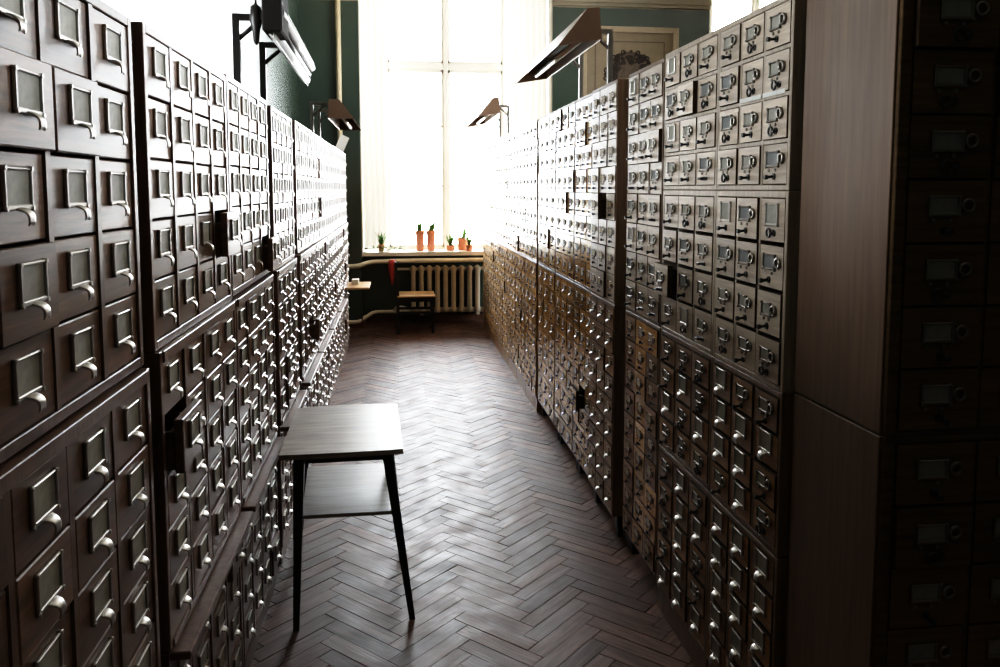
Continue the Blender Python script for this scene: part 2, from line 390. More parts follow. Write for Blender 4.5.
# ------------------------------------------------------------------ card cabinets
cache = {}
def drawer_mesh(w, h, wood_key):
    k = ('d', round(w, 4), round(h, 4), wood_key)
    if k not in cache:
        b = MB(); b.box(0, w, 0, .020, 0, h, bev=.0022 if 'walnut' in wood_key or 'dark' in wood_key else .0009)
        b.box(.008, w-.008, .020, .034, .006, h-.03)           # tray: sides and floor
        b.box(.008, .016, .034, .13, .006, h-.03); b.box(w-.016, w-.008, .034, .13, .006, h-.03); b.box(.016, w-.016, .034, .13, .006, .012)
        me = b.mesh('drawer', [M[wood_key], M['edge_shade']])
        if 'walnut' not in wood_key:                            # all faces but the front painted dark so the gaps read as shade
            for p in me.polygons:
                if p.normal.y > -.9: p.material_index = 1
        cache[k] = me
    return cache[k]
def holder_mesh(kind):
    k = ('h', kind)
    if k in cache: return cache[k]
    b = MB()
    W, H, t = {'hook': (.086, .060, .0058), 'small': (.056, .036, .006), 'ring': (.056, .038, .005), 'frame': (.074, .060, .006), 'plate': (.072, .043, .0055)}[kind]
    d = .006 if kind != 'small' else .0028
    for x0, x1, z0, z1 in ((-W/2, -W/2+t, 0, H), (W/2-t, W/2, 0, H), (-W/2+t, W/2-t, 0, t*1.3), (-W/2+t, W/2-t, H-t*.7, H)):
        b.box(x0, x1, -d, 0, z0, z1, 0, .0014)
    for sx in (-1, 1):
        for z in (.002, H-.002): b.tube([(sx*(W/2-.003), 0, z), (sx*(W/2-.003), -d-.0015, z)], .0036, 0, 8)
    b.box(-W/2+t*.8, W/2-t*.8, -.0022, -.0004, t, H-t*.6, 1)
    if kind in ('ring', 'plate', 'small'):
        cx = W/2+.016
        b.torus((cx, -.005 if kind != 'small' else -.002, H*.52), .0125 if kind != 'small' else .010, .0036 if kind != 'small' else .003)
        b.box(W/2-.001, cx-.011, -.004, -.001, H*.38, H*.66)
        b.tube([(-W/2+.012, 0, -.008), (-W/2+.012, -.003, -.008)], .0045, 0, 8); b.tube([(.014, 0, -.008), (.014, -.003, -.008)], .0045, 0, 8)
    cache[k] = b.mesh('label_holder', [M['nickel'] if kind in ('hook', 'frame') else (M['bronze_dark'] if kind == 'small' else M['steel_dark']), {'frame': M['card'], 'plate': M['card_dim'], 'small': M['card_tan']}.get(kind, M['card'])])
    return cache[k]
def pull_mesh(kind):
    k = ('p', kind)
    if k in cache: return cache[k]
    b = MB(); mat = M['nickel']
    if kind in ('hook', 'cup'):
        R, nu, nv = .024, 6, 8
        path = [(-R*math.sin(t*PI/2/nv), -R*.75*(1-math.cos(t*PI/2/nv))) for t in range(nv+1)]+[(-R*1.0, -R*.75-.007), (-R*.93, -R*.75-.012)]
        for th in (0, 1):
            grid = []
            for i, (y, z) in enumerate(path):
                f = i/(len(path)-1); hw = (.021*(1-f)**1.6+.0115*(1-(1-f)**1.6))
                yy, zz = (y, z) if th == 0 else (y*.88, z-.003 if i < 5 else z)
                grid.append([b.bm.verts.new((hw*(2*u/nu-1), yy+.001, zz+.002*(1-(2*u/nu-1)**2))) for u in range(nu+1)])
            for i in range(len(path)-1):
                for u in range(nu):
                    b.bm.faces.new((grid[i][u], grid[i][u+1], grid[i+1][u+1], grid[i+1][u])).smooth = True
            if th == 0: g0 = grid
        for i in range(len(path)-1):
            for u in (0, nu): b.bm.faces.new((g0[i][u], g0[i+1][u], grid[i+1][u], grid[i][u]))
        for u in range(nu): b.bm.faces.new((g0[-1][u], g0[-1][u+1], grid[-1][u+1], grid[-1][u]))
    elif kind == 'rod':
        mat = M['black_metal']
        b.tube([(0, 0, 0), (0, -.004, 0)], .009, 0, 12); b.tube([(0, 0, 0), (0, -.024, -.002)], .0038, 0, 8); b.tube([(0, -.020, -.002), (0, -.028, -.002)], .0066, 0, 10)
    elif kind == 'eyelet':
        mat = M['black_metal']
        b.tube([(.012, 0, 0), (.012, -.004, 0)], .009, 0, 12); b.torus((-.010, -.006, .0), .0115, .0030); b.tube([(.0, -.006, 0), (.014, -.006, 0)], .003, 0, 8)
    elif kind == 'knob':
        mat = M['black_metal']
        b.box(-.024, .024, -.003, 0, -.004, .004, bev=.001); b.tube([(0, -.002, 0), (0, -.011, 0)], .006, 0, 8)
    elif kind == 'tab':
        mat = M['black_metal']
        b.box(-.026, .026, -.004, 0, -.006, .006, bev=.0015); b.box(-.012, .012, -.020, -.003, -.004, .004, bev=.0015)
    cache[k] = b.mesh('pull', mat)
    return cache[k]

def put(name, me, parent, loc):
    o = bpy.data.objects.new(name, me); COL.objects.link(o); o.parent = parent; o.location = loc
    return o

def cabinet(label, group, loc, rz, widths, rows, rh, wood_key, case_key, hw, side=.016, stile=.012, rail=.004, top=.018, bottom=.018,
            depth=.42, base=None, z_in=0.0, fill=0.0, fill_end=1, board=None, pulled=(), jitter=.004, seed=0, strips=(), overhang=0.0, boards_label=None):
    """one stackable section: carcass with face frame, rows x columns of drawers; local front at y=0 facing -y"""
    rnd = random.Random(seed)
    root = thing('card_cabinet', label, 'card catalogue cabinet', loc, rz, group)
    nc = len(widths); W = 2*side+sum(widths)+stile*(nc-1); z0 = z_in+bottom; H = z0+rows*rh+(rows-1)*rail+top
    c = MB()
    c.box(0, side, 0, depth, z_in, H, 0, .0015); c.box(W-side, W, 0, depth, z_in, H, 0, .0015)
    c.box(side, W-side, -overhang, depth, H-top, H, 0, .0015); c.box(side, W-side, -overhang, depth, z_in, z_in+bottom, 0, .0015)
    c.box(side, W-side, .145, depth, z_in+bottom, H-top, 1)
    x = side
    for k, w in enumerate(widths[:-1]):
        x += w
        if stile > .001: c.box(x, x+stile, .0008, .145, z0, H-top, 0)
        x += stile
    if rail > .006:
        for r in range(1, rows): c.box(side, W-side, .001, .14, z0+r*rh+(r-1)*rail, z0+r*rh+r*rail, 0)
    c.build('carcass', [M[case_key], M['dark']], root)
    x = side
    for ci, w in enumerate(widths):
        for r in range(rows):
            z = z0+r*(rh+rail); gap = .0022 if rail > .002 else .0012
            out = rnd.uniform(-.0025, jitter)
            p = (ci, r)
            if wood_key == 'walnut': out -= .004
            if p in pulled: out = rnd.uniform(.03, .055)
            elif rnd.random() < .035: out = rnd.uniform(.006, .016)
            me = drawer_mesh(w-2*gap, rh-2*gap, wood_key if not callable(wood_key) else wood_key(ci, r, rnd))
            d = put('drawer', me, root, (x+gap, -out-.001, z+gap))
            d.rotation_euler = (0, rnd.uniform(-.004, .004), rnd.uniform(-.004, .004))
            if p in pulled: d['label'] = 'drawer standing slightly pulled out'
            hk, pk = hw(ci, r, rnd)
            cx = (w-2*gap)/2; hh = rh-2*gap
            if hk == 'hook':
                put('label_holder', holder_mesh(hk), d, (cx, 0, hh*.36)); p_ = put('pull', pull_mesh('hook'), d, (cx, -.002, hh*.36+.003)); p_.scale = (.78, .82, .82)
            elif hk == 'frame':
                put('label_holder', holder_mesh(hk), d, (cx, 0, hh*.36))
                if pk == 'hook':
                    p_ = put('pull', pull_mesh('hook'), d, (cx, -.002, hh*.36+.003)); p_.scale = (.85, .8, .85)
                else: put('pull', pull_mesh(pk), d, (cx, 0, hh*.20))
            elif pk == 'cup':
                put('label_holder', holder_mesh(hk), d, (cx, 0, hh*.45)); p_ = put('pull', pull_mesh('cup'), d, (cx, -.001, hh*.42)); p_.scale = (.72, .72, .72) if wood_key == 'oak_dark' else (.5, .5, .5)
            else:
                put('label_holder', holder_mesh(hk), d, (cx-.008, 0, hh*.42)); put('pull', pull_mesh(pk), d, (cx+rnd.uniform(-.01, .008), 0, hh*.19))
        x += w+stile
    if base == 'plinth':
        b = MB(); b.box(.004, W-.004, .006, depth, 0, z_in, 0, .002); b.build('plinth', M[case_key], root)
    elif base == 'legs':
        for lx in (.03, W-.03):
            for ly in (.05, depth-.05):
                b = MB(); b.bar((lx, ly, z_in), (lx, ly, 0), .045, .045, 0, .034, .034); b.build('leg', M['black_wood'], root)
    if fill > 0:
        b = MB(); xa = W if fill_end == 1 else -fill
        b.box(xa, xa+fill, .035, .10, 0 if z_in > 0 else 0, H); b.build('gap_shade_strip', M['black_wood'], root)  # black strip added in the gap between stacks to keep it dark
    if board is not None:
        out, bx0, bx1, zt = board
        b = MB(); b.box(bx0, bx1, -out, .30, zt, zt+.020, 0, .003); b.build('writing_board', M['walnut_case'] if boards_label is None else M['seat_wood'], root)
    for (sx0, sx1, sz) in strips:
        b = MB(); b.box(sx0, sx1, -.0016, .0006, sz-.006, sz+.006); o = b.build('paper_strip', M['card_white'], root); o['label'] = 'white paper strip on the rail'
    return root, W, H

ORD = ['first','second','third','fourth','fifth','sixth','seventh','eighth','ninth','tenth','eleventh','twelfth','thirteenth','fourteenth','fifteenth','sixteenth']
# ---- left row: front face at x = -0.52
left = [(.885, 1.715, .07), (1.79, 2.61, 0), (2.625, 3.40, .11), (3.515, 4.19, .12), (4.32, 5.14, 0), (5.16, 5.98, 0), (6.00, 6.82, 0), (6.84, 7.66, 0), (7.68, 8.48, 0)]
hook = lambda ci, r, rnd: ('hook', 'hook')
pull_L = {1: {'u': [(3, 1)], 'm': [(0, 3)]}, 2: {'u': [(3, 0)], 'm': []}, 4: {'u': [], 'm': [(2, 1)]}}
for i, (y0, y1, fill) in enumerate(left):
    W = y1-y0; side, stile = .020, .018
    nc = 4
    w = (W-2*side-stile*(nc-1))/nc
    loc = (-.52, y0, 0); rz = PI/2
    o = ORD[i]
    pu = pull_L.get(i, {})
    nm = 'from the near end of the left row'
    dz = [-.014, -.004, .004, -.003, .003, 0, -.003, .002, 0][i]
    zz = 1.302+dz
    cabinet('top walnut drawer section of the %s stack %s' % (o, nm), 'walnut card cabinets of the left row', (-.52, y0, zz), rz, [w]*nc, 5, .130, 'walnut', 'walnut_case', hook,
            side, stile, .002, .018, .020, fill=fill, pulled=pu.get('u', ()), seed=i*3+1, jitter=.001)
    cabinet('middle walnut drawer section of the %s stack %s' % (o, nm), 'walnut card cabinets of the left row', (-.51, y0, .607 if i == 0 else (.622 if i != 8 else .686)), rz, [w]*nc, 5, .1245 if i != 8 else .1115, 'walnut', 'walnut_case', hook,
            side, stile, .002, .026, .018, fill=fill, pulled=pu.get('m', ()), seed=i*3+2, overhang=.004)
    far = i >= 7
    cabinet('bottom walnut drawer section of the %s stack %s' % (o, nm), 'walnut card cabinets of the left row', (-.515, y0, 0), rz, [w]*nc, 4, .1195 if i == 0 else (.1235 if i != 8 else .140), 'walnut', 'walnut_case', hook,
            side, stile, .002, .024, .018, fill=fill, base='plinth', z_in=.075, seed=i*3+3, board=((.235, .28, .78, .658) if i == 8 else (.045, .01, W-.01, .594 if i else .578)), boards_label=('p' if i == 8 else None))

# ---- right row: front face at x = 1.0 ; local x runs from the far edge to the near edge
def hw_mix(p_frame, pulls):
    def f(ci, r, rnd):
        if rnd.random() < p_frame: return ('frame', rnd.choice(['tab', 'eyelet', 'rod']))
        return (rnd.choice(['ring', 'ring', 'plate']), rnd.choice(pulls))
    return f
def hw_low(p_hook):
    def f(ci, r, rnd):
        if rnd.random() < p_hook: return ('frame', 'hook')
        return ('ring', rnd.choice(['rod', 'eyelet']))
    return f
mixA = hw_mix(.10, ['eyelet', 'rod', 'eyelet', 'rod']); mixB = hw_mix(.10, ['rod', 'tab', 'eyelet']); mixC = hw_mix(.05, ['rod', 'rod', 'tab'])
far_hw = lambda ci, r, rnd: ('small', 'knob')
far_low = lambda ci, r, rnd: ('small', 'cup') if rnd.random() < .3 else ('small', 'knob')
darkhooks = lambda ci, r, rnd: ('frame', 'hook' if rnd.random() < .6 else 'tab')
lowhooks = lambda ci, r, rnd: ('hook', 'hook')
right = [ # y0, y1, style
    (1.975, 2.448, 'A'), (2.452, 2.965, 'B'), (2.992, 3.462, 'C'), (3.585, 4.060, 'D'), (4.066, 4.500, 'E'), (4.506, 5.05, 'F'), (5.08, 5.70, 'G'),
    (5.755, 6.27, 'H'), (6.275, 6.79, 'H'), (6.795, 7.31, 'H'), (7.315, 7.83, 'H'), (7.835, 8.35, 'H'), (8.355, 8.87, 'H'), (8.875, 9.45, 'H')]
GR = 'oak card cabinets of the right row'
for i, (y0, y1, st) in enumerate(right):
    W = y1-y0; o = ORD[i]; nm = 'from the near end of the right row'; rz = -PI/2; S = 100+i*5
    dx = {'A': 0, 'B': 0, 'C': .004, 'D': -.012, 'E': 0, 'F': 0, 'G': .003}.get(st, 0)
    if st in 'AB':
        side, stile = .014, .011; w = (W-2*side-2*stile)/3; ws = [w]*3
        wk = 'oak_dark'; ck = 'oak_dark_case'; mx = mixA if st == 'A' else mixB
        cabinet('bottom cup-pull drawer section of the %s stack %s' % (o, nm), GR, (1.0, y1, 0), rz, ws, 5, .103, wk, ck, hw_low(.9 if st == 'A' else .6), side, stile, .004, .016, .016, base='plinth', z_in=.095, seed=S)
        cabinet('lower middle drawer section of the %s stack %s' % (o, nm), GR, (1.0, y1, .664), rz, ws, 4, .101, wk, ck, hw_low(.45), side, stile, .004, .016, .014, seed=S+1)
        cabinet('upper middle drawer section of the %s stack %s' % (o, nm), GR, (1.0, y1, 1.112), rz, ws, 4, .120, 'oak_grey', 'oak_grey_case', mx, side, stile, .006, .018, .014, seed=S+2, pulled=[(0, 1)] if st == 'B' else ())
        strips = [(.16, .30, .258), (.31, .44, .258)] if st == 'A' else ()
        cabinet('top framed drawer section of the %s stack %s' % (o, nm), GR, (1.0, y1, 1.644), rz, ws, 4, .1105, 'oak_grey', 'oak_grey_case', mx, side, stile, .010, .016, .014, seed=S+3, strips=strips)
        continue
    fill, fe = (.118, 0) if st == 'C' else ((.05, 0) if st == 'G' else (0, 0))
    side, stile = .010, .003; w = (W-2*side-2*stile)/3; ws = [w]*3
    wk = {'C': 'oak', 'D': 'oak_dark', 'E': 'oak', 'F': 'oak', 'G': 'oak', 'H': 'oak_light'}[st]
    if st == 'C': wk2 = lambda ci, r, rnd: 'oak' if (ci == 1 or rnd.random() < .25) else 'oak_dark'
    else: wk2 = wk
    ck = 'oak_dark_case' if st != 'H' else 'oak_case'
    hu = {'C': mixC, 'D': lambda ci, r, rnd: ('small', 'knob'), 'E': far_hw, 'F': far_hw, 'G': far_hw, 'H': far_hw}[st]
    hl = {'C': lambda ci, r, rnd: ('small', 'knob'), 'D': lambda ci, r, rnd: ('small', 'cup'), 'E': far_low, 'F': far_low, 'G': far_low, 'H': far_low}[st]
    bs = 'plinth' if st == 'H' else 'legs'
    side_txt = {'C': ', beside dark gap', 'D': ', with dark frames', 'H': ''}.get(st, '')
    cabinet('lower drawer section of the %s stack %s' % (o, nm), GR, (1.0+dx, y1, 0), rz, ws, 9, .1086, wk2, ck, hl, side, stile, .0003, .014, .012, base=bs, z_in=.105, seed=S, fill=fill, fill_end=fe,
            pulled=[(1, 3)] if st == 'E' else (), jitter=.004 if st in 'CD' else .003)
    cabinet('upper drawer section of the %s stack %s' % (o, nm), GR, (1.0+dx, y1, 1.112), rz, ws, 8, .1245, 'oak_grey' if st in 'CD' else wk2, ck, hu, side, stile, .0004, .014, .014, seed=S+1, fill=fill, fill_end=fe,
            pulled=[(1, 3)] if st == 'D' else (), jitter=.004 if st in 'CD' else .003)

# ---- cabinet turned to the camera at the near end of the right row
def turned(label, z, rows, base, z_in, seed, rh):
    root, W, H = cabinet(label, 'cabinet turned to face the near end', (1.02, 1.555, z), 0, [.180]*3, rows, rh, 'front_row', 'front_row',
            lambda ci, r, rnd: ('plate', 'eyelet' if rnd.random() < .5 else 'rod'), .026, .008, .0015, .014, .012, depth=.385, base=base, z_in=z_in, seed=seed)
    b = MB(); b.box(-.005, 0, .012, .385, z_in+.002, H-.002, 0, .0015)
    o = b.build('side_panel', M['panel'], root); o['label'] = 'smooth reddish brown veneer side panel'
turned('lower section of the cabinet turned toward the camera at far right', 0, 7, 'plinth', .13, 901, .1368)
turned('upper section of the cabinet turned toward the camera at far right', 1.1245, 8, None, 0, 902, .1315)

# ------------------------------------------------------------------ side table in the aisle
ZT = .68
t = thing('side_table', 'dark wooden side table with lower shelf standing in the aisle', 'table', (-.22, 3.28, 0))
def rel(x, y, z): return (x+.22, y-3.28, z)
b = MB()
corn = [(-.440, 2.955), (.0120, 2.975), (-.011, 3.61), (-.452, 3.595)]
n = 10; top_, bot_ = [], []
for j in range(n+1):
    ra, rb = [], []
    for i in range(n+1):
        u, v = i/n, j/n
        p = [(corn[0][k]*(1-u)+corn[1][k]*u)*(1-v)+(corn[3][k]*(1-u)+corn[2][k]*u)*v for k in (0, 1)]
        p[1] -= .020*(1-(2*u-1)**2)*(1-v)*.9 - .012*(1-(2*u-1)**2)*v
        z = ZT-.004*(2*u-1)**2
        ra.append(b.bm.verts.new(rel(p[0], p[1], z))); rb.append(b.bm.verts.new(rel(p[0], p[1], z-.020)))
    top_.append(ra); bot_.append(rb)
for j in range(n):
    for i in range(n):
        b.bm.faces.new((top_[j][i], top_[j][i+1], top_[j+1][i+1], top_[j+1][i]))
        b.bm.faces.new((bot_[j][i], bot_[j+1][i], bot_[j+1][i+1], bot_[j][i+1]))
for i in range(n):
    b.bm.faces.new((top_[0][i], bot_[0][i], bot_[0][i+1], top_[0][i+1])); b.bm.faces.new((top_[n][i], top_[n][i+1], bot_[n][i+1], bot_[n][i]))
    b.bm.faces.new((top_[i][0], top_[i+1][0], bot_[i+1][0], bot_[i][0])); b.bm.faces.new((top_[i][n], bot_[i][n], bot_[i+1][n], top_[i+1][n]))
b.build('tabletop', M['stool_top'], t)
tops = [(-.375, 3.03), (-.050, 3.04), (-.065, 3.54), (-.395, 3.53)]
feet = [(-.392, 2.965), (.040, 2.995), (.006, 3.60), (-.460, 3.585)]
for (a, c) in zip(tops, feet):
    b = MB(); b.bar(rel(c[0], c[1], 0), rel(a[0], a[1], ZT-.02), .022, .022, 0, .040, .040); b.build('leg', M['black_wood'], t)
b = MB(); e = .016
for k in range(4):
    p, q = Vector(rel(*tops[k], 0)), Vector(rel(*tops[(k+1) % 4], 0))
    d = (q-p).normalized(); nn = Vector((-d.y, d.x, 0))*.009
    pts = [p+nn, q+nn, q-nn, p-nn]
    lo = [b.bm.verts.new((v.x, v.y, ZT-.062)) for v in pts]; hi = [b.bm.verts.new((v.x, v.y, ZT-.018)) for v in pts]
    for i in range(4): b.bm.faces.new((lo[i], lo[(i+1) % 4], hi[(i+1) % 4], hi[i]))
    b.bm.faces.new(lo[::-1]); b.bm.faces.new(hi)
b.build('apron', M['black_wood'], t)
b = MB(); sh = [(-.368, 3.005), (-.018, 3.01), (-.035, 3.555), (-.405, 3.55)]
lo = [b.bm.verts.new(rel(x, y, .410)) for x, y in sh]; hi = [b.bm.verts.new(rel(x, y, .424)) for x, y in sh]
for i in range(4): b.bm.faces.new((lo[i], lo[(i+1) % 4], hi[(i+1) % 4], hi[i]))
b.bm.faces.new(lo[::-1]); b.bm.faces.new(hi)
b.build('shelf', M['stool_top'], t)

# ------------------------------------------------------------------ chair below the window (faces right)
t = thing('wooden_chair', 'dark wooden chair with pale seat standing before the radiator', 'chair', (.19, 9.30, 0))
def cr(x, y, z): return (x-.19, y-9.30, z)
for (y) in (9.12, 9.48):
    b = MB(); b.bar(cr(-.005, y, 0), cr(-.005, y, .43), .036, .034); b.bar(cr(-.005, y, .43), cr(-.030, y, .82), .036, .034, 0, .026, .030); b.build('rear_leg', M['black_wood'], t)
    b = MB(); b.bar(cr(.388, y, 0), cr(.388, y, .415), .030, .030, 0, .038, .036); b.build('front_leg', M['black_wood'], t)
b = MB()
for z in (.12, .24):
    b.box(.01-.19, .375-.19, 9.11-9.30, 9.13-9.30, z-.014, z+.014); b.box(.01-.19, .375-.19, 9.47-9.30, 9.49-9.30, z-.014, z+.014)
b.box(.378-.19, .398-.19, 9.12-9.3, 9.48-9.3, .17, .20); b.box(-.012-.19, .006-.19, 9.12-9.3, 9.48-9.3, .17, .20)
b.build('stretcher', M['black_wood'], t)
b = MB(); b.box(.0-.19, .40-.19, 9.105-9.30, 9.125-9.30, .365, .418); b.box(.0-.19, .40-.19, 9.475-9.30, 9.495-9.30, .365, .418); b.box(.385-.19, .403-.19, 9.125-9.3, 9.475-9.3, .365, .418); b.box(-.01-.19, .008-.19, 9.125-9.3, 9.475-9.3, .365, .418)
b.build('seat_frame', M['black_wood'], t)
b = MB(); b.box(-.012-.19, .418-.19, 9.085-9.30, 9.51-9.30, .418, .438, 0, .006); b.build('seat', M['seat_wood'], t)
for z0, z1 in ((.52, .57), (.62, .67), (.73, .80)):
    b = MB(); xo = -.012-.012*(z0-.43)/.2
    b.box(xo-.007-.19, xo+.007-.19, 9.13-9.30, 9.47-9.30, z0, z1, 0, .003); b.build('back_slat', M['black_wood'], t)
# red cloth bunched over the left end of the chair back
b = MB(); rnd = random.Random(5); n = 14; rings = []
for (z, r, x) in ((.845, .010, -.050), (.838, .034, -.050), (.80, .043, -.052), (.74, .040, -.055), (.68, .031, -.054), (.62, .022, -.052), (.565, .010, -.050), (.55, .002, -.050)):
    rings.append([b.bm.verts.new((x-.012+r*(1+.18*math.sin(k*2.4))*math.cos(2*PI*k/n), 9.16+1.5*r*(1+.2*math.sin(k*3.1+1))*math.sin(2*PI*k/n), z)) for k in range(n)])
for a in range(len(rings)-1):
    for k in range(n): b.bm.faces.new((rings[a][k], rings[a][(k+1) % n], rings[a+1][(k+1) % n], rings[a+1][k])).smooth = True
b.bm.faces.new(rings[0]); b.bm.faces.new(rings[-1])
o = b.build('cloth', M['red_cloth'])
tag(o, 'red cloth hung over the back of the wooden chair', 'cloth')

# ------------------------------------------------------------------ radiator and pipes
t = thing('radiator', 'cream cast iron radiator below the far window', 'radiator', (.62, 9.86, 0))
ns = 10; pitch = .0985; xs = [.185+pitch*k for k in range(ns)]
for k, x in enumerate(xs):
    b = MB(); lx = x-.62
    for dy in (-.045, .045):
        pr = [(.004, .125), (.030, .135), (.035, .165), (.027, .20), (.0265, .60), (.035, .655), (.030, .69), (.004, .705)]
        b.lathe(pr, (lx, dy, 0), 12, 0, 1.0, .95)
    b.tube([(lx, -.045, .165), (lx, .045, .165)], .030, 0, 10); b.tube([(lx, -.045, .665), (lx, .045, .665)], .030, 0, 10)
    b.tube([(lx-.049, 0, .165), (lx+.049, 0, .165)], .020, 0, 10); b.tube([(lx-.049, 0, .665), (lx+.049, 0, .665)], .020, 0, 10)
    b.build('radiator_section', M['radiator'], t)
for x in (xs[1], xs[-2]):
    b = MB(); b.box(x-.62-.02, x-.62+.02, -.06, .13, .10, .132); b.build('wall_bracket', M['radiator'], t)
def pipe(pts, r, m, label, rounding=True):
    # subdivide corners for a smooth bend
    P = [Vector(p) for p in pts]; out = [P[0]]
    for i in range(1, len(P)-1):
        a, c, e = P[i-1], P[i], P[i+1]
        da = min(.06, (a-c).length*.45); de = min(.06, (e-c).length*.45)
        p0 = c+(a-c).normalized()*da; p1 = c+(e-c).normalized()*de
        for s in range(6):
            q = s/5; out.append(p0*(1-q)**2+c*2*q*(1-q)+p1*q*q)
    out.append(P[-1])
    b = MB(); b.tube(out, r, 0, 12); o = b.build('heating_pipe', m); tag(o, label, 'pipe', 'heating pipes on the far wall')
pipe([(-1.08, 9.555, .735), (-.47, 9.555, .735), (-.33, 9.66, .775), (.02, 9.66, .785), (1.82, 9.66, .785)], .027, M['pipe_white'], 'thick white pipe running level just under the far window sill')
pipe([(-1.06, 9.55, .075), (-.47, 9.55, .075), (-.30, 9.93, .135), (1.80, 9.94, .135)], .022, M['pipe_white'], 'low white pipe running just above the floor along the far wall')
pipe([(-.647, 9.56, .76), (-.647, 9.56, 4.39)], .030, M['pipe_cream'], 'tall cream pipe rising up the green wall left of the window')
pipe([(-.05, 9.86, .665), (.145, 9.86, .665)], .016, M['pipe_white'], 'short pipe joining the top left end of the radiator')
pipe([(-.05, 9.90, .16), (-.02, 9.86, .20), (.06, 9.86, .20), (.145, 9.86, .165)], .016, M['pipe_white'], 'short bent pipe joining the bottom left end of the radiator')

# ------------------------------------------------------------------ plants on the sill
ZP = ZS+.05
def pot(x, y, r, h, label, kind, seed):
    rnd = random.Random(seed)
    t = thing('potted_plant', label, 'plant', (x, y, ZP), 0, 'potted plants on the window sill')
    b = MB(); b.lathe([(r*.84, 0), (r*.97, h*.8), (r*1.05, h*.82), (r*1.06, h), (r*.95, h), (r*.93, h*.9)], n=18); b.build('pot', M['terracotta'], t)
    b = MB(); b.lathe([(.001, h*.88), (r*.92, h*.88), (r*.9, h*.9), (.001, h*.91)], n=14); b.build('soil', M['soil'], t)
    b = MB()
    def blade(px, py, ang, L, w, droop):
        prev = None
        for i in range(7):
            f = i/6; rr = L*f*(.35+droop*f); z = h*.88+L*f*(1-droop*f)
            ww = w*(1-f)**.7*(.5+min(1, f*3)*.5)+.0008
            cx, cy = px+rr*math.cos(ang), py+rr*math.sin(ang); nx, ny = -math.sin(ang)*ww, math.cos(ang)*ww
            cur = (b.bm.verts.new((cx+nx, cy+ny, z)), b.bm.verts.new((cx, cy, z-.15*ww)), b.bm.verts.new((cx-nx, cy-ny, z)))
            if prev:
                b.bm.faces.new((prev[0], prev[1], cur[1], cur[0])).smooth = True; b.bm.faces.new((prev[1], prev[2], cur[2], cur[1])).smooth = True
            prev = cur
    if kind == 'spiky':
        for k in range(18): blade(rnd.uniform(-.3, .3)*r, rnd.uniform(-.3, .3)*r, rnd.uniform(0, 6.28), rnd.uniform(.12, .22), .011, rnd.uniform(.1, .35))
    elif kind == 'upright':
        for k in range(13): blade(rnd.uniform(-.4, .4)*r, rnd.uniform(-.4, .4)*r, rnd.uniform(0, 6.28), rnd.uniform(.12, .20), .016, rnd.uniform(0, .2))
    else:
        for k in range(26): blade(rnd.uniform(-.6, .6)*r, rnd.uniform(-.6, .6)*r, rnd.uniform(0, 6.28), rnd.uniform(.08, .17), .014, rnd.uniform(.7, 1.3))
    b.build('foliage', M['leaf'], t)
pot(-.195, 9.78, .036, .085, 'small terracotta pot standing alone at the left end of the sill', 'upright', 1)
pot(.270, 9.83, .052, .245, 'tall terracotta pot with upright leaves, left of the tall pair on the sill', 'upright', 2)
pot(.402, 9.83, .052, .245, 'tall terracotta pot with upright leaves, right of the tall pair on the sill', 'upright', 3)
pot(.64, 9.83, .050, .06, 'low potted plant with tall thin leaves in middle of sill', 'spiky', 4)
pot(.80, 9.90, .070, .15, 'wide terracotta pot behind the spiky plant near the right cabinets', 'upright', 5)
pot(.86, 9.725, .040, .07, 'small spiky green plant at the front edge of the sill', 'spiky', 6)
# trailing greenery along the sill edge
b = MB(); rnd = random.Random(8)
for k in range(110):
    x = rnd.uniform(-.33, .09); y = 9.725+rnd.uniform(-.01, .06); a = rnd.uniform(0, 6.28); s = rnd.uniform(.022, .042)
    z = ZP+.002+rnd.uniform(0, .06)
    dx, dy = math.cos(a)*s, math.sin(a)*s
    b.poly([(x, y, z), (x+dx*.5-dy*.35, y+dy*.5+dx*.35, z+.012), (x+dx, y+dy, z+rnd.uniform(-.01, .02)), (x+dx*.5+dy*.35, y+dy*.5-dx*.35, z+.010)])
o = b.build('sill_planter', [M['leaf'], M['soil']]); tag(o, 'low trailing plant with small green leaves at left end of the sill', 'plant')

